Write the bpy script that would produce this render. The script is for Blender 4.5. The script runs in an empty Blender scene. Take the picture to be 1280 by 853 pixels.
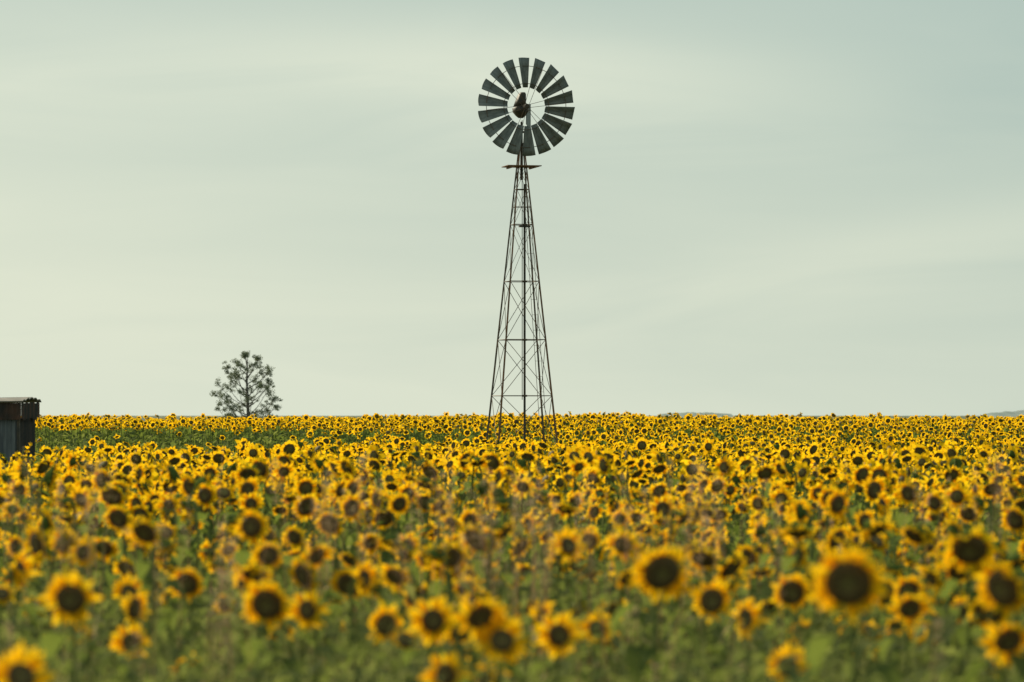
import bpy, math, random
import numpy as np
from mathutils import Vector, Matrix
random.seed(7); rng=np.random.default_rng(11)
sc=bpy.context.scene; col=sc.collection
sc.view_settings.view_transform='Standard'; sc.view_settings.look='None'; sc.view_settings.exposure=0
EYE=2.2; F=4800.0; Y0=518.0

def smooth(a,b,t):
    t=np.clip((t-a)/(b-a),0,1); return t*t*(3-2*t)
def ground_z(x,y):
    x=np.asarray(x,float); y=np.asarray(y,float)
    z=0.46*smooth(98,127,y)+0.07*smooth(127,158,y)-1.6*smooth(168,330,y)-3.0*smooth(600,3000,y)
    z=z+0.03*np.sin(x*0.11+y*0.05)*smooth(20,60,y)+0.035*np.sin(x*0.23+1.0)*smooth(110,140,y)*(1-smooth(170,260,y))
    return z
def gz(x,y): return float(ground_z(x,y))

# ---------------------------------------------------------------- materials
def new_mat(name):
    m=bpy.data.materials.new(name); m.use_nodes=True
    nt=m.node_tree; nt.nodes.clear()
    return m,nt,nt.nodes,nt.links
def leafy(name,c1,c2,tr,trf=0.5,nscale=3.0):
    m,nt,N,L=new_mat(name)
    out=N.new('ShaderNodeOutputMaterial')
    mix=N.new('ShaderNodeMix'); mix.data_type='RGBA'
    geo=N.new('ShaderNodeNewGeometry')
    noi=N.new('ShaderNodeTexNoise'); noi.inputs['Scale'].default_value=nscale; noi.inputs['Detail'].default_value=1
    L.new(geo.outputs['Position'],noi.inputs['Vector'])
    add=N.new('ShaderNodeMath'); add.operation='ADD'
    mul=N.new('ShaderNodeMath'); mul.operation='MULTIPLY'; mul.inputs[1].default_value=0.7
    L.new(geo.outputs['Random Per Island'],mul.inputs[0])
    mul2=N.new('ShaderNodeMath'); mul2.operation='MULTIPLY'; mul2.inputs[1].default_value=0.45
    L.new(noi.outputs['Fac'],mul2.inputs[0])
    L.new(mul.outputs[0],add.inputs[0]); L.new(mul2.outputs[0],add.inputs[1]); add.use_clamp=True
    L.new(add.outputs[0],mix.inputs['Factor'])
    mix.inputs['A'].default_value=(*c1,1); mix.inputs['B'].default_value=(*c2,1)
    pb=N.new('ShaderNodeBsdfDiffuse')
    L.new(mix.outputs['Result'],pb.inputs['Color'])
    tl=N.new('ShaderNodeBsdfTranslucent')
    tm=N.new('ShaderNodeMix'); tm.data_type='RGBA'; tm.blend_type='MULTIPLY'; tm.inputs['Factor'].default_value=1
    L.new(mix.outputs['Result'],tm.inputs['A']); tm.inputs['B'].default_value=(*tr,1)
    L.new(tm.outputs['Result'],tl.inputs['Color'])
    ms=N.new('ShaderNodeMixShader'); ms.inputs[0].default_value=trf
    L.new(pb.outputs[0],ms.inputs[1]); L.new(tl.outputs[0],ms.inputs[2])
    L.new(ms.outputs[0],out.inputs['Surface'])
    return m
def solid(name,c1,c2,scale=8,rough=0.7,metal=0.0,stretch=(1,1,1),bump=0.0,lo=0.4,hi=0.6,detail=4):
    m,nt,N,L=new_mat(name)
    out=N.new('ShaderNodeOutputMaterial'); tc=N.new('ShaderNodeTexCoord')
    mp=N.new('ShaderNodeMapping'); mp.inputs['Scale'].default_value=stretch
    L.new(tc.outputs['Object'],mp.inputs['Vector'])
    noi=N.new('ShaderNodeTexNoise'); noi.inputs['Scale'].default_value=scale; noi.inputs['Detail'].default_value=detail
    L.new(mp.outputs[0],noi.inputs['Vector'])
    mr=N.new('ShaderNodeMapRange'); mr.inputs['From Min'].default_value=lo; mr.inputs['From Max'].default_value=hi
    L.new(noi.outputs['Fac'],mr.inputs['Value'])
    mix=N.new('ShaderNodeMix'); mix.data_type='RGBA'
    L.new(mr.outputs[0],mix.inputs['Factor'])
    mix.inputs['A'].default_value=(*c1,1); mix.inputs['B'].default_value=(*c2,1)
    pb=N.new('ShaderNodeBsdfPrincipled'); pb.inputs['Roughness'].default_value=rough; pb.inputs['Metallic'].default_value=metal
    L.new(mix.outputs['Result'],pb.inputs['Base Color'])
    if bump>0:
        b=N.new('ShaderNodeBump'); b.inputs['Strength'].default_value=bump; b.inputs['Distance'].default_value=0.02
        L.new(noi.outputs['Fac'],b.inputs['Height']); L.new(b.outputs[0],pb.inputs['Normal'])
    L.new(pb.outputs[0],out.inputs['Surface'])
    return m
M_petal=leafy('petal_yellow',(0.84,0.42,0.007),(0.93,0.64,0.018),(1.04,0.97,0.6),0.68)
M_disc=solid('seed_dark',(0.055,0.034,0.010),(0.13,0.082,0.020),110,0.8,bump=0.5,detail=1)  # seed browns here and in the centre, raised slightly as a haze lift
M_disc2=solid('seed_centre',(0.10,0.080,0.020),(0.17,0.13,0.035),80,0.85,detail=1)
M_green=leafy('calyx_green',(0.08,0.12,0.025),(0.13,0.17,0.045),(1.2,1.2,0.6),0.35)
M_leaf=leafy('sunflower_leaf',(0.055,0.083,0.028),(0.115,0.140,0.05),(2.1,2.05,0.95),0.46)
M_stem=leafy('stem_green',(0.11,0.14,0.04),(0.17,0.20,0.07),(1,1,0.5),0.1)
M_weed=leafy('weed_green',(0.052,0.080,0.030),(0.17,0.18,0.08),(2.0,2.0,1.0),0.45,nscale=0.6)
M_grass=leafy('pale_green_grass',(0.10,0.13,0.05),(0.30,0.28,0.15),(1.6,1.65,1.0),0.45,nscale=0.6)
M_dry=leafy('dry_seed_grass',(0.46,0.31,0.20),(0.66,0.50,0.34),(1.15,1.08,0.95),0.5)

# ---------------------------------------------------------------- mesh helpers
class B:
    def __init__(s): s.v=[]; s.f=[]; s.m=[]
    def add(s,vs,fs,mi=0):
        o=len(s.v); s.v+= [tuple(p) for p in vs]; s.f+=[tuple(i+o for i in f) for f in fs]; s.m+=[mi]*len(fs)
    def tube(s,pts,rad,n=6,mi=0,cap=True):
        pts=[Vector(p) for p in pts]
        if not hasattr(rad,'__len__'): rad=[rad]*len(pts)
        vs=[];fs=[]
        for i,p in enumerate(pts):
            d=(pts[min(i+1,len(pts)-1)]-pts[max(i-1,0)]).normalized()
            a=Vector((1,0,0)) if abs(d.x)<0.8 else Vector((0,1,0))
            u=d.cross(a).normalized(); w=d.cross(u)
            for k in range(n):
                t=2*math.pi*k/n; vs.append(p+(u*math.cos(t)+w*math.sin(t))*rad[i])
        for i in range(len(pts)-1):
            for k in range(n):
                a=i*n+k;b=i*n+(k+1)%n
                fs.append((a,b,b+n,a+n))
        if cap and n>2:
            fs.append(tuple(range(n))[::-1]); fs.append(tuple((len(pts)-1)*n+k for k in range(n)))
        s.add(vs,fs,mi)
    def box(s,c,size,mat=None,mi=0):
        vs=[]
        for x in(-.5,.5):
            for y in(-.5,.5):
                for z in(-.5,.5):
                    p=Vector((x*size[0],y*size[1],z*size[2]))
                    if mat: p=mat@p
                    vs.append(p+Vector(c))
        s.add(vs,[(0,1,3,2),(4,6,7,5),(0,4,5,1),(2,3,7,6),(0,2,6,4),(1,5,7,3)],mi)
    def tri(s):
        T=[];MM=[]
        for f,m in zip(s.f,s.m):
            for i in range(1,len(f)-1): T.append((f[0],f[i],f[i+1])); MM.append(m)
        return np.array(s.v,float).reshape(-1,3),np.array(T,int).reshape(-1,3),np.array(MM,int)
    def mesh(s,name,mats,smooth_=False):
        me=bpy.data.meshes.new(name); me.from_pydata(s.v,[],s.f)
        for m in mats: me.materials.append(m)
        me.polygons.foreach_set('material_index',s.m)
        if smooth_: me.polygons.foreach_set('use_smooth',[True]*len(s.f))
        me.update(); return me
def mesh_np(name,V,T,MI,mats):
    me=bpy.data.meshes.new(name)
    me.vertices.add(len(V)); me.vertices.foreach_set('co',V.astype(np.float32).ravel())
    me.loops.add(len(T)*3); me.loops.foreach_set('vertex_index',T.astype(np.int32).ravel())
    me.polygons.add(len(T)); me.polygons.foreach_set('loop_start',np.arange(0,len(T)*3,3,dtype=np.int32))
    for m in mats: me.materials.append(m)
    me.polygons.foreach_set('material_index',MI.astype(np.int32))
    me.update(calc_edges=True); me.validate()
    return me
def ob(name,me,parent=None,loc=(0,0,0),rot=None,label=None,cat=None,kind=None,group=None):
    o=bpy.data.objects.new(name,me); col.objects.link(o); o.location=loc
    if rot is not None: o.rotation_euler=rot
    if parent: o.parent=parent
    if label:o['label']=label
    if cat:o['category']=cat
    if kind:o['kind']=kind
    if group:o['group']=group
    return o

# ---------------------------------------------------------------- sunflower templates
def petals_b(R,L,n,lod,rs):
    b=B()
    for layer in range(2 if lod<2 else 1):
        for i in range(n):
            if rs.random()<.06: continue
            a=2*math.pi*(i+0.5*layer)/n+rs.uniform(-.1,.1)
            l=L*rs.uniform(.66,1.18)*(1 if layer==0 else .88)
            w=2*math.pi*(R+L*.4)/n*rs.uniform(.36,.54)*(1.0 if lod<2 else 1.3)
            pit=rs.gauss(0.14 if layer==0 else 0.40,.26); curl=rs.gauss(-.1,.45)*l
            if rs.random()<.10: pit+=rs.uniform(.5,1.1)
            tw=rs.uniform(-.5,.5)
            er=Vector((math.cos(a),math.sin(a),0)); et=Vector((-math.sin(a),math.cos(a),0)); ez=Vector((0,0,1))
            prof=[(0,.5),(.35,1.0),(.72,.75)] if lod==0 else [(0,.7),(.5,1.0)]
            vs=[]
            for t,ww in prof:
                c=er*(R*.93+l*t*math.cos(pit))+ez*(l*t*math.sin(pit)+curl*t*t-0.004*layer)
                s=et*w*ww+ez*w*ww*tw
                vs+= [c-s,c+s]
            vs.append(er*(R*.93+l*math.cos(pit))+ez*(l*math.sin(pit)+curl))
            k=len(prof); fs=[(2*i,2*i+2,2*i+3,2*i+1) for i in range(k-1)]+[(2*k-2,2*k,2*k-1)]
            b.add(vs,fs,0)
    return b
def disc_b(R,lod):
    n=20 if lod==0 else (10 if lod==1 else 8)
    prof=[(0,.010),(.35,.016),(.7,.018),(.93,.008),(1.02,-.008)] if lod<1 else [(0,.012),(.6,.016),(1.02,-.004)]
    b=B(); vs=[(0,0,prof[0][1])]
    for r,z in prof[1:]:
        for k in range(n):
            a=2*math.pi*k/n; vs.append((R*r*math.cos(a),R*r*math.sin(a),z))
    fi=[(0,1+k,1+(k+1)%n) for k in range(n)]
    b.add(vs,[],0); b.f+=fi; b.m+=[1]*n
    for j in range(len(prof)-2):
        for k in range(n):
            a=1+j*n+k; c=1+j*n+(k+1)%n
            b.f.append((a,a+n,c+n,c)); b.m.append(0)
    return b
def calyx_b(R,lod,rs):
    n=12 if lod==0 else 6
    b=B(); vs=[]
    prof=[(1.04,-.006),(.95,-.022),(.55,-.042),(.18,-.055)] if lod<1 else [(1.04,-.005),(.2,-.05)]
    for r,z in prof:
        for k in range(n):
            a=2*math.pi*k/n; vs.append((R*r*math.cos(a),R*r*math.sin(a),z))
    fs=[]
    for j in range(len(prof)-1):
        for k in range(n):
            a=j*n+k;c=j*n+(k+1)%n; fs.append((a,c,c+n,a+n))
    b.add(vs,fs,0)
    if lod<2:
        nb=16 if lod==0 else 8
        for i in range(nb):
            a=2*math.pi*i/nb+rs.uniform(-.1,.1); er=Vector((math.cos(a),math.sin(a),0)); et=Vector((-math.sin(a),math.cos(a),0))
            l=R*rs.uniform(.5,.8); 
            b.add([er*R*.9-et*R*.16+Vector((0,0,-.02)),er*R*.9+et*R*.16+Vector((0,0,-.02)),er*(R*.95+l)+Vector((0,0,-.02+rs.uniform(-.02,.012)))],[(0,1,2)],0)
    return b
def leaf_into(b,base,az,L,W,droop,lod,mi,rs):
    d=Vector((math.cos(az),math.sin(az),0)); t=Vector((-math.sin(az),math.cos(az),0)); z=Vector((0,0,1))
    pet=L*.5
    p0=Vector(base); p1=p0+d*pet+z*pet*.35
    if lod<2: b.add([p0-t*.004,p0+t*.004,p1+t*.003,p1-t*.003],[(0,1,2,3)],mi)
    prof=[(0,.28),(.12,.85),(.3,1.0),(.6,.74),(.82,.38)] if lod==0 else ([(0,.35),(.22,1.0),(.6,.75)] if lod==1 else [(.3,1.0)])
    def c(tt): return p1+d*L*tt*math.cos(droop*(.4+.6*tt))-z*L*tt*math.sin(droop*(.4+.6*tt))
    if lod<2:
        vs=[]
        for tt,ww in prof:
            m=c(tt); u=z*W*.18*ww*(1+rs.uniform(-.4,.4)); u2=z*W*.18*ww*(1+rs.uniform(-.4,.4))
            vs+= [m-t*W*.5*ww+u,m,m+t*W*.5*ww+u2]
        vs.append(c(1)); fs=[]; k=len(prof)
        for j in range(k-1):
            a=3*j; fs+=[(a,a+3,a+4,a+1),(a+1,a+4,a+5,a+2)]
        a=3*(k-1); fs+=[(a,3*k,a+1),(a+1,3*k,a+2)]
        b.add(vs,fs,mi)
    else:
        m=c(.35); b.add([c(-.1),m-t*W*.5+z*W*.1,c(1),m+t*W*.5+z*W*.1],[(0,1,2),(0,2,3)],mi)
HH=1.5
VAR=[]
NV=14
for vi in range(NV):
    R=[.060,.052,.070,.056,.074,.050,.064,.058,.068,.056,.062,.048,.060,.066][vi]; L=[.066,.070,.052,.064,.048,.068,.060,.058,.056,.050,.044,.066,.052,.046][vi]
    elev=math.radians([-12,0,-22,-30,-36,16,-6,-62,-16,40,-50,-28,-70,-42][vi])
    VAR.append(dict(R=R,L=L,elev=elev,seed=100+vi))
def head_mat(v,hs=1.0):
    e=v['elev']; n=Vector((0,-math.cos(e),math.sin(e)))
    hp=Vector((0,-.02,HH)); 
    return Matrix.Translation(hp)@Matrix.Rotation(math.pi/2-e,4,'X')@Matrix.Scale(hs,4),hp,n
def stem_b(v,lod):
    rs=random.Random(v['seed']+5); _,hp,n=head_mat(v); b=B()
    back=hp-n*.045
    pts=[(0,0,-.05),(rs.uniform(-.03,.03),.02,.7),(rs.uniform(-.02,.02),.07,1.25),(0,back.y+.035,1.46 if v['elev']>-.5 else 1.54),tuple(back)]
    if lod==2: pts=[pts[0],pts[2],pts[3],pts[4]]
    rad=[.016,.013,.010,.009,.011] if lod<2 else [.016,.012,.010,.012]
    b.tube(pts,rad,6 if lod==0 else (4 if lod==1 else 3),0,cap=False); return b
def leaves_b(v,lod,mi=0):
    rs=random.Random(v['seed']+9); b=B(); nl=15 if lod==0 else (12 if lod==1 else 7)
    for i in range(nl):
        z0=.3 if lod<2 else .55
        zz=z0+(1.42-z0)*(i/nl)+rs.uniform(-.03,.03); sz=rs.uniform(.14,.24)*(1-.3*(i/nl))
        if lod==2: sz*=1.2
        leaf_into(b,(0,.03*zz,zz),i*2.4+rs.uniform(-.4,.4),sz,sz*.8,rs.uniform(.2,1.3),lod,mi,rs)
    return b
for v in VAR:
    rs=random.Random(v['seed'])
    v['petal']=petals_b(v['R'],v['L'],18,0,rs).mesh('petals',[M_petal])
    v['disc']=disc_b(v['R'],0).mesh('seed_disc',[M_disc,M_disc2],True)
    v['cal']=calyx_b(v['R'],0,rs).mesh('flower_head',[M_green])
    v['stem']=stem_b(v,0).mesh('stem',[M_stem],True)
    v['leaves']=leaves_b(v,0).mesh('leaves',[M_leaf])
MATS=[M_petal,M_disc,M_disc2,M_green,M_stem,M_leaf]
def merged(v,lod,hs):
    rs=random.Random(v['seed']); M,_,_=head_mat(v,hs); Ma=np.array(M)
    Vs=[];Ts=[];Ms=[];o=0
    for b,ms,h in ((petals_b(v['R'],v['L'],15 if lod==1 else 12,lod,rs),[0],1),(disc_b(v['R'],lod),[1,2],1),(calyx_b(v['R'],lod,rs),[3],1),(stem_b(v,lod),[4],0),(leaves_b(v,lod),[5],0)):
        V,T,MI=b.tri()
        if h: V=V@Ma[:3,:3].T+Ma[:3,3]
        Vs.append(V);Ts.append(T+o);Ms.append(np.array(ms)[MI]);o+=len(V)
    return np.vstack(Vs),np.vstack(Ts),np.concatenate(Ms)

# ---------------------------------------------------------------- plant placement
plants=[] # x,y,scale,rot,variant,headscale
heroes=[(1060,728,108,8),(825,715,82,2),(90,748,80,0),(335,755,72,8),(387,762,58,1),(165,802,55,1),(480,780,60,0),(540,775,70,1),
(597,770,76,3),(627,800,70,5),(697,793,66,1),(745,785,48,5),(597,675,56,4),(25,845,85,5),(983,832,60,5),(1257,800,75,3),(1257,735,88,8),
(1215,700,60,3),(560,842,66,1),(437,730,52,2),(480,648,40,4),(778,678,46,4),(888,750,60,6),(935,697,42,8),(988,740,58,8),
(1135,760,60,3),(1207,765,52,0),(1090,662,58,7),(160,740,48,5),(225,735,42,3),(82,680,46,1),(25,685,42,8),(132,685,46,3),(165,668,38,6),
(508,682,40,1),(327,700,42,3),(413,655,42,2),(240,610,40,8),(495,720,50,3),(1160,680,40,0),(660,715,38,3),(795,830,40,7),(60,790,36,1),
(275,710,40,7),(552,712,40,8),(1030,690,40,6),(1120,715,46,7),(1000,790,40,5),(720,705,36,6),(1270,650,44,8),(15,720,40,7),(370,700,36,8),
(215,760,34,7),(655,760,40,10),(860,690,44,10),(1085,790,40,9),(910,775,36,7),(580,735,44,11),(310,725,46,10),(1180,725,44,11),
(520,745,46,4),(845,735,48,7),(1105,740,50,2),(1155,790,44,9),(440,700,38,10),(1235,765,58,4),(760,800,40,9),(610,850,52,6),(875,725,42,3),(960,760,44,10),(1050,775,42,11),(350,790,40,10),(1180,700,40,2),
(640,830,48,1),(725,770,42,13),(590,815,44,12),(105,795,40,9),(1080,815,40,12),(205,690,40,13),(950,715,40,12),(1010,735,46,13),(1190,745,46,12),(815,760,38,12),
(505,800,42,9),(668,810,40,12),(575,790,50,13),(415,750,40,12),(1230,830,44,9),(905,735,42,12),(1120,780,44,10),(1170,755,50,3),(45,760,40,9)]
for px,py,s,vi in heroes:
    D=2*(VAR[vi]['R']+VAR[vi]['L']*.95)
    A=D*F/s; k=(py-Y0)/F; d=EYE*A/(HH+A*k); x=(px-640)/F*d
    z=EYE-k*d; plants.append((x,d,z/HH,random.gauss(0,.45 if s>50 else .75),vi,1.0))
nh=len(plants)
def clus(x,y): return math.sin(x*1.7+y*.6+1)*math.sin(y*.9-x*.5)+.6*math.sin(x*.6-y*.33+2)
def keep_prob(x,y):
    if y<12: return 0
    if y<18: p=.32
    elif y<26: p=.78
    elif y<34: p=.92
    else: p=1.0
    p*=1+.3*clus(x,y) if y<70 else 1
    px=640+x/y*F
    if px<390+20*math.sin(y) and 75<y<124: p*= .02
    if px<600 and px>=390 and 98<y<117: p*=.3
    if px<52 and 61<y<84: p=0
    if abs(x-.25)<2.0 and 97.5<y<103: p*=.12
    return p
def scatter(y0,y1,sp,mult=1.0):
    y=y0
    while y<y1:
        hw=.1333*y*1.15+1.2; x=-hw
        while x<hw:
            xx=x+random.uniform(-.5,.5)*sp; yy=y+random.uniform(-.5,.5)*sp
            if random.random()<keep_prob(xx,yy)*mult:
                sg=.09 if yy<66 else .055; mu=.935
                hs=random.choice((.76,.90,1.04)) if yy<30 else (.94 if random.random()<.5 else 1.12)
                plants.append((xx,yy,min(1.13,max(.64,random.gauss(mu,sg)+.03*clus(xx*.5,yy*.5))),random.gauss(-.15,.92) if random.random()>.10 else random.uniform(-3.1,3.1),random.randrange(NV),hs))
            x+=sp
        y+=sp
scatter(12,90,.55); scatter(90,168,.61)
P=[]
for i,p in enumerate(plants):
    if i>=nh and p[1]<17 and any(abs(p[0]/p[1]-h[0]/h[1])<.008 and p[1]<h[1] for h in plants[:nh]): continue
    P.append(p)
plants=P
def inview(p):
    x,y,s=p[:3]; return abs(x)<.1345*y and (s*HH+gz(x,y))>EYE-.0705*y
vis=sorted([i for i,p in enumerate(plants) if inview(p)],key=lambda i:plants[i][1]/plants[i][2])[:300]
visset=set(vis)
GR='sunflowers in the field'
LAB={0:'yellow sunflower with dark brown centre on leafy green stem',4:'yellow sunflower with broad dark centre, head drooping forward',7:'nodding yellow sunflower bowed down over its leafy stem'}
LAB[2]=LAB[4];LAB[10]=LAB[4];LAB[13]=LAB[4];LAB[12]=LAB[7]
for i in vis:
    x,y,s,r,vi,hs=plants[i]; v=VAR[vi]; M,_,_=head_mat(v)
    root=ob('sunflower',None,loc=(x,y,gz(x,y)),rot=(0,0,r),cat='sunflower',group=GR,label=LAB.get(vi,LAB[0]))
    root.empty_display_size=.1; root.scale=(s,s,s)
    ob('stem',v['stem'],root); ob('leaves',v['leaves'],root)
    h=ob('flower_head',v['cal'],root); h.location=M.to_translation(); h.rotation_euler=M.to_euler(); h.scale=(hs,hs,hs)
    ob('petals',v['petal'],h); ob('seed_disc',v['disc'],h)
Vs=[];Ts=[];Ms=[];off=0
rest=[p for i,p in enumerate(plants) if i not in visset]
for lod,lo,hi in((1,0,42),(2,42,999)):
  for hs in sorted(set(p[5] for p in rest)):
    for vi,v in enumerate(VAR):
        q=np.array([p[:4] for p in rest if p[4]==vi and lo<=p[1]<hi and p[5]==hs])
        if not len(q): continue
        V,T,MI=merged(v,lod,hs); n=len(q)
        c=np.cos(q[:,3])[:,None]; s_=np.sin(q[:,3])[:,None]; sc_=q[:,2][:,None]
        X=(V[None,:,0]*c-V[None,:,1]*s_)*sc_+q[:,0][:,None]
        Y=(V[None,:,0]*s_+V[None,:,1]*c)*sc_+q[:,1][:,None]
        Z=V[None,:,2]*sc_+ground_z(q[:,0],q[:,1])[:,None]
        Vs.append(np.stack([X,Y,Z],-1).reshape(-1,3))
        Ts.append((T[None]+(np.arange(n)*len(V))[:,None,None]).reshape(-1,3)+off); Ms.append(np.tile(MI,n)); off+=n*len(V)
me=mesh_np('sunflower_field',np.vstack(Vs),np.vstack(Ts),np.concatenate(Ms),MATS)
ob('sunflower_field',me,kind='stuff',cat='sunflowers',label='dense field of yellow sunflowers stretching to the crest')
print('plants',len(plants),'tris',len(me.polygons))

# ---------------------------------------------------------------- undergrowth
def rand_area(n,y0,y1):
    y=np.sqrt(rng.uniform(y0*y0,y1*y1,n)); x=rng.uniform(-1,1,n)*(.1333*y*1.2+1.0); return x,y
def leaf_cloud(n,y0,y1,zlo,zhi,size,mask=None):
    x,y=rand_area(n,y0,y1)
    if mask is not None: k=mask(x,y); x=x[k];y=y[k]
    n=len(x); z=ground_z(x,y)+zlo+(zhi-zlo)*rng.random(n)**1.3
    s=size*rng.uniform(.6,1.3,n); az=rng.uniform(0,2*np.pi,n); dr=rng.uniform(-.6,.9,n)
    d=np.stack([np.cos(az)*np.cos(dr),np.sin(az)*np.cos(dr),-np.sin(dr)],-1); t=np.stack([-np.sin(az),np.cos(az),rng.uniform(-.5,.5,n)],-1)
    c=np.stack([x,y,z],-1); S=s[:,None]
    V=np.stack([c-d*S,c-t*S*.38+[0,0,.01],c+d*S,c+t*S*.38+[0,0,.01]],1).reshape(-1,3)
    T=(np.array([[0,1,2],[0,2,3]])[None]+(np.arange(n)*4)[:,None,None]).reshape(-1,3)
    return V,T
def blades(n,y0,y1,h,w,mask=None):
    x,y=rand_area(n,y0,y1)
    if mask is not None: k=mask(x,y); x=x[k];y=y[k]
    n=len(x); z=ground_z(x,y); hh=h*rng.uniform(.5,1.15,n); az=rng.uniform(0,np.pi,n); lean=rng.normal(0,.16,(n,2))*hh[:,None]
    t=np.stack([np.cos(az),np.sin(az),0*az],-1)*w; c=np.stack([x,y,z],-1)
    m=c+np.stack([lean[:,0]*.3,lean[:,1]*.3,hh*.6],-1); e=c+np.stack([lean[:,0],lean[:,1],hh],-1)
    V=np.stack([c-t,c+t,m+t*.8,m-t*.8,e],1).reshape(-1,3)
    T=(np.array([[0,1,2],[0,2,3],[3,2,4]])[None]+(np.arange(n)*5)[:,None,None]).reshape(-1,3)
    return V,T
def join(parts):
    o=0;Vv=[];Tt=[]
    for V,T in parts: Vv.append(V);Tt.append(T+o);o+=len(V)
    return np.vstack(Vv),np.vstack(Tt)
clear=lambda x,y:(640+x/y*F)<405
V,T=join([leaf_cloud(42000,7,24,.15,1.3,.052),leaf_cloud(24000,22,60,.2,1.15,.085),leaf_cloud(32000,75,126,.1,1.25,.12,clear)])
ob('undergrowth',mesh_np('undergrowth',V,T,np.zeros(len(T)),[M_weed]),kind='stuff',cat='weeds',label='tangle of green leafy weeds between the sunflowers')
V,T=join([blades(11000,7,22,1.3,.0035),blades(5000,22,50,1.2,.006),blades(4000,80,124,1.1,.014,clear)])
ob('grass',mesh_np('grass',V,T,np.zeros(len(T)),[M_grass]),kind='stuff',cat='grass',label='long pale green grass growing among the sunflowers')
b=B()
def seed_stalk(x,y,h,rs):
    g=gz(x,y); lx=rs.gauss(0,.09); ly=rs.gauss(0,.09)
    pts=[(x,y,g),(x+lx*.4,y+ly*.4,g+h*.6),(x+lx,y+ly,g+h)]
    b.tube(pts,[.0035,.0025,.0018],3,0,cap=False)
    pl=rs.uniform(.20,.38); n=rs.randint(50,85); wd=rs.uniform(.028,.06)
    tip=Vector((x+lx,y+ly,g+h)); 
    for i in range(n):
        t=rs.random()**.9; c=tip+Vector((lx*.25*t,ly*.25*t,-pl*.75+pl*t)); r=wd*math.sin(math.pi*min(1,t*.85+.12))+.004
        a=rs.uniform(0,6.28); o=Vector((math.cos(a)*r*rs.random()**.5,math.sin(a)*r*rs.random()**.5,0)); p=c+o
        l=rs.uniform(.016,.036); dv=Vector((o.x*6,o.y*6,l*.9)).normalized()*l; sd=Vector((math.sin(a),-math.cos(a),0))*.0048
        b.add([p-sd,p+sd,p+dv],[(0,1,2)],0)
    for k in range(2):
        zz=g+h*rs.uniform(.25,.6); a=rs.uniform(0,6.28); q=Vector((x+lx*.3,y+ly*.3,zz)); dd=Vector((math.cos(a),math.sin(a),0)); w=Vector((-dd.y,dd.x,0))*.006
        m=q+dd*.12+Vector((0,0,.16)); e=q+dd*.32+Vector((0,0,.10))
        b.add([q-w,q+w,m+w,m-w,e],[(0,1,2,3),(3,2,4)],0)
rs=random.Random(4)
for px,py,d,n,sp in[(95,582,19,11,.14),(400,582,20,8,.12),(700,610,19,14,.26),(725,645,17,11,.28),(850,578,20,13,.14),(590,578,20,10,.18),(1252,560,22,7,.12),
    (275,665,17,6,.2),(655,592,22,9,.26),(560,680,18,5,.2),(905,630,20,7,.26),(1190,600,24,7,.3),(60,640,20,6,.26),(440,640,22,6,.4),(240,745,14,3,.15),(980,630,23,6,.4),(530,605,24,6,.4)]:
    for i in range(n):
        x=(px-640)/F*d+rs.gauss(0,sp); y=d+rs.gauss(0,.7); z=EYE-(py-Y0)/F*d-abs(rs.gauss(0,.16))
        seed_stalk(x,y,z,rs)
for i in range(150):
    y=math.sqrt(rs.uniform(14**2,50**2)); x=rs.uniform(-1,1)*.14*y
    seed_stalk(x,y,rs.uniform(1.15,1.7),rs)
ob('dry_grass',b.mesh('dry_grass',[M_dry]),kind='stuff',cat='grass',label='dry tan seed heads of tall grass among sunflowers')

# ---------------------------------------------------------------- ground
ys=np.unique(np.concatenate([np.linspace(-300,0,7),np.linspace(0,200,81),np.linspace(200,600,21),np.geomspace(600,15000,16)]))
xs=np.unique(np.concatenate([-np.geomspace(45,9000,14),np.linspace(-40,40,41),np.geomspace(45,9000,14)]))
XX,YY=np.meshgrid(xs,ys); ZZ=ground_z(XX,YY); nx=len(xs)
V=np.stack([XX,YY,ZZ],-1).reshape(-1,3); fs=[]
for j in range(len(ys)-1):
    for i in range(nx-1):
        a=j*nx+i; fs.append((a,a+1,a+nx+1,a+nx))
me=bpy.data.meshes.new('ground'); me.from_pydata(V.tolist(),[],fs)
me.materials.append(solid('soil_and_grass',(0.055,0.075,0.02),(0.10,0.11,0.045),.6,.95,bump=.3,lo=.35,hi=.65))
me.polygons.foreach_set('use_smooth',[True]*len(fs)); me.update()
ob('ground',me,kind='structure')
M_hill=solid('hazed_wooded_hill',(0.16,0.20,0.185),(0.22,0.26,0.24),.05,1.0)  # distance haze is painted in as a pale grey-green base colour
def hill(px0,px1,d,h,seed):
    r=random.Random(seed); n=160; b=B(); vs=[]
    for i in range(n+1):
        t=i/n; x=((px0+(px1-px0)*t)-640)/F*d; e=math.sin(math.pi*t)**.8*h/F*d*(1+.18*math.sin(t*23+seed)+.10*math.sin(t*71)+.16*r.uniform(-1,1))
        zt=EYE+e if e>0.01 else EYE-.5
        vs+=[(x,d-120,-5),(x,d,max(-5,zt)),(x,d+160,-5)]
    b.add(vs,[f for i in range(n) for f in((3*i,3*i+3,3*i+4,3*i+1),(3*i+1,3*i+4,3*i+5,3*i+2))])
    return b.mesh('hill',[M_hill])
ob('hill',hill(1230,1500,3200,9.5,2),kind='structure'); ob('hill',hill(825,915,3600,2.2,5),kind='structure')

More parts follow.
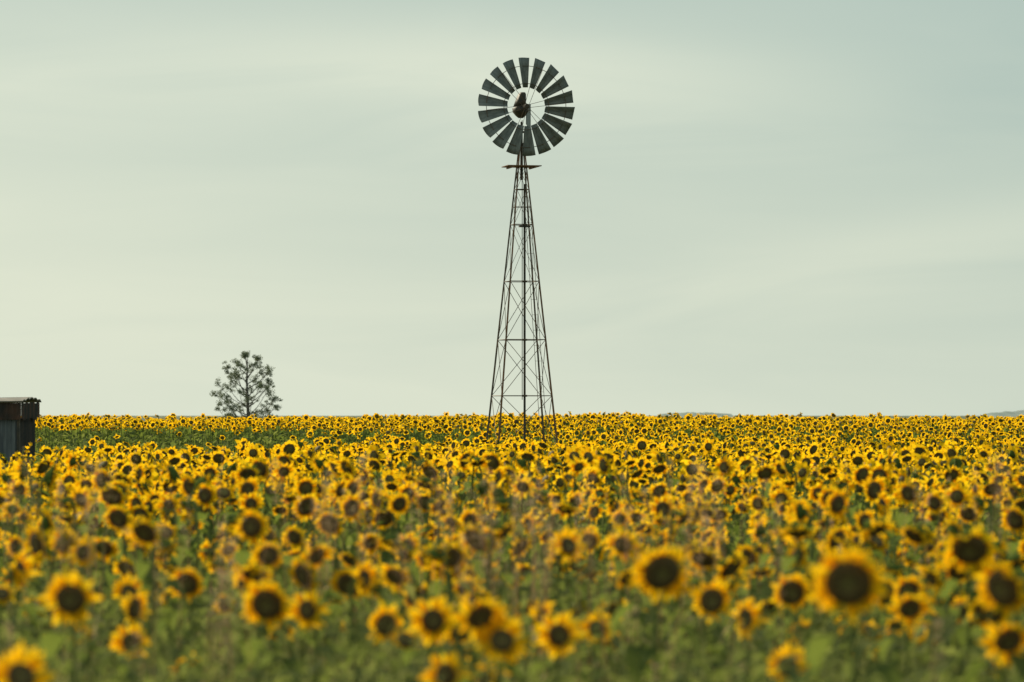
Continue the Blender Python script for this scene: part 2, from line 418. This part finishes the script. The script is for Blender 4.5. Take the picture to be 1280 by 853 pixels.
# ---------------------------------------------------------------- windmill
M_steel=solid('weathered_steel',(0.085,0.066,0.045),(0.15,0.088,0.046),2.5,.7,.1,lo=.42,hi=.62)
M_rust=solid('rusty_steel',(0.13,0.074,0.038),(0.21,0.10,0.044),3,.8,.05)
M_blade=solid('galvanised_blade',(0.11,0.12,0.115),(0.17,0.18,0.17),5,.6,.1,stretch=(3,1,.6))
M_dark=solid('dark_iron',(0.03,0.028,0.022),(0.07,0.05,0.03),6,.6,.2)
WX,WY=.25,100.0; WG=gz(WX,WY)
mill=ob('windmill',None,loc=(WX,WY,WG),label='tall steel farm windmill with eighteen bladed wheel on lattice tower',cat='windmill')
tower=ob('tower',None,mill,rot=(0,0,math.radians(12)))
AP=9.8-WG; W0=1.82
def hw(z): return W0/2*(1-z/AP)
def corner(k,z):
    sx,sy=[(-1,-1),(1,-1),(1,1),(-1,1)][k]; return (sx*hw(z),sy*hw(z),z)
ZT=9.3
for k in range(4):
    b=B(); b.tube([corner(k,-.2),corner(k,ZT)],[.028,.018],4); ob('leg',b.mesh('leg',[M_rust if k in(0,1) else M_steel]),tower)
Z=lambda y:EYE+(Y0-y)/48.0-WG
lv=[Z(y) for y in(237,281,352,425,495,565)]
for z in lv+[Z(y) for y in(259,)]:
    b=B(); r=.010 if z in lv else .007
    for k in range(4): b.tube([corner(k,z),corner((k+1)%4,z)],r,4)
    ob('girt',b.mesh('girt',[M_steel]),tower)
b=B()
lv2=[Z(208)]+lv
for a,c in zip(lv2[:-1],lv2[1:]):
    rr=.0055 if a>Z(300) else .0078
    for k in range(4):
        j=(k+1)%4
        b.tube([corner(k,a),corner(j,c)],rr,4); b.tube([corner(j,a),corner(k,c)],rr,4)
ob('cross_brace',b.mesh('cross_brace',[M_steel]),tower,label='thin crossed steel bracing rods')
b=B(); b.tube([(.08,0,-.1),(.08,0,Z(230))],.030,8); b.tube([(.02,.02,Z(500)),(.02,.02,Z(150))],.010,6)
for y in(281,352,425,495): b.box((.08,0,Z(y)),(.12,.1,.05))
b.box((.08,0,Z(283)),(.28,.2,.04))
ob('pump_pipe',b.mesh('pump_pipe',[M_dark]),tower)
b=B()
def lad(z,o): return Vector((hw(z)*.55+o,-hw(z)-.02,z))
for o in(-.09,.09): b.tube([lad(.3,o),lad(Z(235),o*.8)],.007,4)
z=.4
while z<Z(240): b.tube([lad(z,-.09),lad(z,.09)],.004,4); z+=.40
ob('ladder',b.mesh('ladder',[M_steel]),tower)
b=B()
for i in range(5): b.box((0,-.34+i*.17,Z(208)),(.9,.13,.022))
b.box((-.3,0,Z(208)-.03),(.04,.86,.035)); b.box((.3,0,Z(208)-.03),(.04,.86,.035))
ob('platform',b.mesh('platform',[M_rust]),tower,label='small rusty timber platform below the wheel')
b=B(); b.tube([(0,0,Z(225)),(0,0,Z(152))],[.040,.030],8); b.box((0,0,Z(165)),(.11,.11,.05)); ob('mast',b.mesh('mast',[M_dark]),tower)
HZ=Z(135); yaw=math.radians(13)
def loft(secs,name,mat,mi=0):
    b=B(); vs=[];n=12
    for z,cx,cy,rx,ry in secs:
        for k in range(n):
            a=2*math.pi*k/n; ca,sa=math.cos(a),math.sin(a); e=.6
            vs.append((cx+rx*math.copysign(abs(ca)**e,ca),cy+ry*math.copysign(abs(sa)**e,sa),z))
    f=[(j*n+k,j*n+(k+1)%n,(j+1)*n+(k+1)%n,(j+1)*n+k) for j in range(len(secs)-1) for k in range(n)]
    f.append(tuple(range(n))[::-1]); f.append(tuple((len(secs)-1)*n+k for k in range(n)))
    b.add(vs,f); return b.mesh(name,[mat],True)
gb=ob('gearbox',loft([(-.26,0,0,.06,.07),(-.2,0,0,.12,.17),(-.1,-.01,0,.19,.24),(.0,-.02,0,.19,.24),(.04,-.02,0,.11,.18)],'gearbox',M_dark),mill,loc=(-.02,-.03,HZ),rot=(0,0,yaw))
ob('hood',loft([(.045,-.03,.02,.15,.22),(.2,0,.02,.125,.2),(.36,.035,.02,.095,.15),(.41,.05,.02,.06,.1)],'hood',M_dark),gb)
hubx=.125; huby=-.5
wheel=ob('wheel',None,mill,loc=(hubx,huby,HZ),rot=(0,0,yaw))
b=B(); b.tube([(0,-.10,0),(0,.40,0)],[.028,.028],8); b.tube([(0,-.08,0),(0,-.04,0)],.07,12); b.tube([(0,.06,0),(0,.10,0)],.07,12)
ob('hub',b.mesh('hub',[M_dark]),wheel)
for r,yy in((.60,-.0),(1.06,.02)):
    b=B(); pts=[(r*math.cos(2*math.pi*i/72),yy,r*math.sin(2*math.pi*i/72)) for i in range(73)]; b.tube(pts,.008,4,cap=False)
    ob('rim',b.mesh('rim',[M_steel]),wheel)
b=B()
for i in range(6):
    a=2*math.pi*i/6+.2; o=.10
    for s in(-1,1):
        b.tube([(.07*math.cos(a+s*.6),-.06 if s<0 else .08,.07*math.sin(a+s*.6)),(1.06*math.cos(a+s*o),.02,1.06*math.sin(a+s*o))],.006,4)
ob('spoke',b.mesh('spoke',[M_steel]),wheel,label='thin steel spokes of the wheel')
vs=[];fs=[]; nr,nc=5,5; r0,r1=.50,1.27; pitch=math.radians(24)
for i in range(nr+1):
    t=i/nr; r=r0+(r1-r0)*t; w=(.074+(.160-.074)*t)/math.cos(pitch)
    for j in range(nc+1):
        u=-1+2*j/nc; camber=.05*(1-u*u)*(.6+.4*t); ex=(.012*(1-u*u) if i==nr else 0)
        x=u*w*math.cos(pitch)-camber*math.sin(pitch)*.5; y=u*w*math.sin(pitch)+camber; vs.append((x,y,r+ex))
for i in range(nr):
    for j in range(nc):
        a=i*(nc+1)+j; fs.append((a,a+1,a+nc+2,a+nc+1))
b=B(); b.add(vs,fs); bm_=b.mesh('blade',[M_blade],True)
for i in range(18):
    o=ob('blade',bm_,wheel,rot=(0,math.radians(-3+20*i),0))
    md=o.modifiers.new('thickness','SOLIDIFY'); md.thickness=.006
b=B(); b.tube([(0,.2,.0),(0,1.9,.10)],.02,6); b.tube([(0,.2,-.15),(0,1.4,.0)],.010,6)
tail=ob('tail',b.mesh('tail',[M_steel]),mill,loc=(.0,0,HZ),rot=(0,0,math.radians(-7)))
b=B(); vs=[(0,1.0,-.34),(0,1.0,.2),(0,2.0,.26),(0,2.0,-.44)]
b.add([(x+.006,y,z) for x,y,z in vs]+[(x-.006,y,z) for x,y,z in vs],[(0,1,2,3),(7,6,5,4),(0,4,5,1),(1,5,6,2),(2,6,7,3),(3,7,4,0)])
ob('tail_vane',b.mesh('tail_vane',[M_blade]),tail)

# ---------------------------------------------------------------- shed
SY=78.0; SX=-10.0; SG=gz(SX,SY)
M_iron=solid('grey_corrugated_iron',(0.06,0.07,0.08),(0.13,0.145,0.155),2,.6,.1,stretch=(3,2,.5))
M_rusti=solid('rusted_corrugated_iron',(0.022,0.018,0.015),(0.11,0.048,0.028),2.4,.8,.1,stretch=(1,1,.7),lo=.45,hi=.70)
M_sidei=solid('shaded_weathered_iron',(0.016,0.015,0.014),(0.04,0.028,0.022),2.2,.8,.1)  # side wall's shade is put into this very dark base colour
shed=ob('shed',None,loc=(SX,SY,SG),label='small old corrugated iron shed with rusty roof edge',cat='shed')
def corr(p0,ux,length,up,h,pitch,amp,nrm,name,mat,rag=0,sag=0):
    b=B(); n=int(length/pitch*6); vs=[]; p0=Vector(p0);ux=Vector(ux);up=Vector(up);nrm=Vector(nrm); r=random.Random(int(length*100)); dz=0
    for i in range(n+1):
        t=length*i/n; o=nrm*amp*math.sin(2*math.pi*t/pitch)
        if i%18==0: dz=r.uniform(-rag,rag)
        vs+=[p0+ux*t+o+up*dz,p0+ux*t+up*(h+dz*.5)+o]
    b.add(vs,[(2*i,2*i+2,2*i+3,2*i+1) for i in range(n)]); return b.mesh(name,[mat],True)
T0=EYE+16/F*SY-SG
ob('wall',corr((-3.9,0,0),(1,0,0),3.84,(0,0,1),T0-.34,.09,.012,(0,-1,0),'wall',M_iron),shed,label='grey corrugated front wall')
ob('wall',corr((-.04,.05,0),(0,1,0),2.75,(0,0,1),T0-.33,.09,.012,(1,0,0),'wall',M_sidei),shed,label='weathered side wall with its shade painted dark')
ob('wall',corr((-3.9,2.82,0),(1,0,0),3.8,(0,0,1),T0-.33,.09,.012,(0,1,0),'wall',M_rusti),shed)
ob('wall',corr((-3.9,.05,0),(0,1,0),2.7,(0,0,1),T0-.33,.09,.012,(-1,0,0),'wall',M_rusti),shed)
for x in(-.02,-1.3):
    b=B(); b.box((x,-.03,(T0-.35)/2),(.06,.06,T0-.35)); ob('post',b.mesh('post',[M_dark]),shed)
ob('fascia',corr((-4.0,-.10,T0-.37),(1,0,0),4.04,(0,0,1),.34,.12,.014,(0,-1,0),'fascia',M_rusti,.028),shed,label='dark rusted sheet along the roof edge')
ob('fascia',corr((.045,-.09,T0-.37),(0,1,.006),2.95,(0,0,1),.34,.12,.014,(1,0,0),'fascia',M_rusti,.028),shed,label='dark rusted sheet along the roof edge')
b=B(); n=14; vs=[]
for i in range(n+1):
    y=-.16+3.08*i/n; zc_=T0-.005+.06*math.sin(math.pi*i/n)+.02*math.sin(i*2.1)+.012*i/n
    for x in(-4.1,.085):
        for dz in(0,.02): vs.append((x,y,zc_+dz-.07*(x<-1)))
for i in range(n):
    a=4*i; b.f+=[(a+1,a+3,a+7,a+5),(a,a+4,a+6,a+2),(a+2,a+6,a+7,a+3),(a,a+1,a+5,a+4)]; b.m+=[0]*4
b.v=[tuple(p) for p in vs]; b.f+=[(0,2,3,1),(4*n,4*n+1,4*n+3,4*n+2)]; b.m+=[0]*2
ob('roof',b.mesh('roof',[solid('roof_iron',(0.10,0.095,0.085),(0.24,0.20,0.17),2,.7,.1)]),shed)

# ---------------------------------------------------------------- tree
M_bark=solid('bark',(0.11,0.10,0.085),(0.16,0.14,0.12),3,.9)
M_crown=leafy('hazed_tree_foliage',(0.115,0.14,0.10),(0.18,0.205,0.145),(1.2,1.2,.98),.38,nscale=.8)  # foliage green with base raised to stand in for air haze
TD=400.0; TX=(309-640)/F*TD; TG=gz(TX,TD)
tree=ob('tree',None,loc=(TX,TD,TG),label='airy rounded tree with open branches beyond the crest',cat='tree')
rs=random.Random(58); tb=B(); cb=B()
top=EYE+80/F*TD-TG; zc=EYE-TG
tb.tube([(0,0,-.2),(.1,0,top*.35),(-.05,0,top*.7),(.05,0,top*.93)],[.23,.17,.10,.03],8)
def prof(z):
    h=z-zc
    pts=[(-2,3.4),(-.5,3.75),(1.0,3.85),(2.2,3.8),(3.4,3.4),(4.6,2.75),(5.6,1.85),(6.2,1.2),(6.7,.5)]
    return float(np.interp(h,[p[0] for p in pts],[p[1] for p in pts]))
def clump(c,r,n):
    for _ in range(n):
        d=Vector((rs.gauss(0,1),rs.gauss(0,1),rs.gauss(0,.9))); d=d.normalized()*r*rs.random()**.6; d.z*=.85
        p=c+d; s=rs.uniform(.05,.11); u=Vector((rs.gauss(0,1),rs.gauss(0,1),rs.gauss(0,1))).normalized(); w=u.cross(Vector((rs.gauss(0,1),rs.gauss(0,1),rs.gauss(0,1)))).normalized()
        cb.add([p-u*s,p-w*s*.5,p+u*s,p+w*s*.5],[(0,1,2,3)])
nb=50
for i in range(nb):
    t=i/nb; ze=zc-1.4+(top-zc+1.0)*t; R=prof(ze)*rs.uniform(.68,.98); az=i*2.399+rs.uniform(-.4,.4)
    zb=ze-R*rs.uniform(.6,.95)-.2; zb=max(.6,zb)
    e=Vector((R*math.cos(az),R*math.sin(az),ze+rs.uniform(-.3,.25))); s0=Vector((0,0,zb)); m=s0.lerp(e,.5)+Vector((0,0,-.10*R))
    tb.tube([s0,m,e],[.06,.040,.014],5)
    clump(e,rs.uniform(.34,.54),rs.randint(65,100))
    for k in range(5):
        q=s0.lerp(e,rs.uniform(.66,1.0)); o=Vector((rs.uniform(-.75,.75),rs.uniform(-.75,.75),rs.uniform(-.15,.6)))*min(1,R*.4)
        tb.tube([q,q+o],[.02,.008],4); clump(q+o,rs.uniform(.20,.38),rs.randint(26,46))
clump(Vector((.05,0,top-.3)),.36,80)
ob('trunk',tb.mesh('trunk',[M_bark]),tree); ob('crown',cb.mesh('crown',[M_crown]),tree)

# ---------------------------------------------------------------- sky + sun
S=Vector((-.52,.62,.50)).normalized(); el=math.asin(S.z); rot=math.atan2(S.x,S.y)
w=bpy.data.worlds.new('World'); sc.world=w; w.use_nodes=True; N=w.node_tree.nodes; L=w.node_tree.links; N.clear()
out=N.new('ShaderNodeOutputWorld'); bg=N.new('ShaderNodeBackground'); bg.inputs['Strength'].default_value=.1
sky=N.new('ShaderNodeTexSky'); sky.sky_type='NISHITA'; sky.sun_disc=False; sky.sun_elevation=el; sky.sun_rotation=rot; sky.dust_density=3
tc=N.new('ShaderNodeTexCoord')
def mth(op,a,b_=None,clampv=False):
    n=N.new('ShaderNodeMath'); n.operation=op; n.use_clamp=clampv
    for i,q in enumerate((a,b_)):
        if q is None: continue
        if isinstance(q,(int,float)): n.inputs[i].default_value=q
        else: L.new(q,n.inputs[i])
    return n.outputs[0]
def noise(scale,rot_,loc,detail,dist):
    mp=N.new('ShaderNodeMapping'); mp.inputs['Scale'].default_value=scale; mp.inputs['Rotation'].default_value=(0,math.radians(rot_),0); mp.inputs['Location'].default_value=loc
    L.new(tc.outputs['Generated'],mp.inputs['Vector'])
    n=N.new('ShaderNodeTexNoise'); n.inputs['Scale'].default_value=1; n.inputs['Detail'].default_value=detail; n.inputs['Roughness'].default_value=.5; n.inputs['Distortion'].default_value=dist
    L.new(mp.outputs[0],n.inputs['Vector']); return n.outputs['Fac']
wisp=noise((8,8,48),7,(.35,0,.15),4,.9)
broad=noise((3,3,17),3,(1.3,0,.6),1,0)
sep=N.new('ShaderNodeSeparateXYZ'); L.new(tc.outputs['Generated'],sep.inputs[0])
X=mth('ADD',sep.outputs['X'],mth('MULTIPLY',mth('SUBTRACT',wisp,.5),.07))
Zs=mth('ADD',sep.outputs['Z'],mth('MULTIPLY',mth('SUBTRACT',wisp,.5),.024))
def streak(cx,cz,sx,sz,slope,amp):
    dx=mth('SUBTRACT',X,cx); dz=mth('SUBTRACT',mth('SUBTRACT',Zs,cz),mth('MULTIPLY',dx,slope))
    a=mth('POWER',mth('ABSOLUTE',mth('DIVIDE',dx,sx)),2.0); c=mth('POWER',mth('ABSOLUTE',mth('DIVIDE',dz,sz)),2.0)
    return mth('MULTIPLY',mth('EXPONENT',mth('MULTIPLY',mth('ADD',a,c),-1.0)),amp)
low=mth('MULTIPLY',mth('MINIMUM',mth('MAXIMUM',sep.outputs['Z'],0),.16),-5.2)
lrc=mth('MINIMUM',mth('MAXIMUM',mth('MULTIPLY',sep.outputs['X'],-1.4),-.25),.25)
f=mth('ADD',mth('ADD',low,lrc),.93)
f=mth('ADD',f,mth('MULTIPLY',mth('SUBTRACT',broad,.5),.30))
f=mth('ADD',f,mth('MULTIPLY',mth('SUBTRACT',wisp,.5),.38))
for st in((-.005,.088,.085,.013,-.03,.44),(.10,.043,.10,.009,.16,.24),(-.11,.035,.08,.022,.0,.10),(.01,.066,.09,.008,-.02,-.08),(.125,.080,.05,.016,.05,-.12),(-.12,.078,.06,.012,.03,.10)):
    f=mth('ADD',f,streak(*st))
f=mth('MINIMUM',mth('MAXIMUM',f,0.0),1.05)
mix=N.new('ShaderNodeMix'); mix.data_type='RGBA'; mix.clamp_factor=False; L.new(f,mix.inputs['Factor'])
mix.inputs['A'].default_value=(3.75,5.05,4.7,1); mix.inputs['B'].default_value=(7.2,7.8,6.4,1)
mix2=N.new('ShaderNodeMix'); mix2.data_type='RGBA'; mix2.inputs['Factor'].default_value=.93
L.new(sky.outputs[0],mix2.inputs['A']); L.new(mix.outputs['Result'],mix2.inputs['B'])
L.new(mix2.outputs['Result'],bg.inputs['Color']); L.new(bg.outputs[0],out.inputs['Surface'])
sl=bpy.data.lights.new('sun','SUN'); sl.energy=4.8; sl.angle=math.radians(.6); sl.color=(1,.90,.68)
so=bpy.data.objects.new('sun',sl); col.objects.link(so); so.rotation_euler=S.to_track_quat('Z','Y').to_euler()

# ---------------------------------------------------------------- camera
cam=bpy.data.cameras.new('camera'); co=bpy.data.objects.new('camera',cam); col.objects.link(co)
cam.lens=135; cam.sensor_width=36; cam.clip_end=30000; cam.clip_start=.1
co.location=(0,0,EYE); co.rotation_euler=(math.radians(90)+math.atan((Y0-426.5)/F),0,0)
cam.dof.use_dof=True; cam.dof.focus_distance=100; cam.dof.aperture_fstop=3.2
sc.camera=co
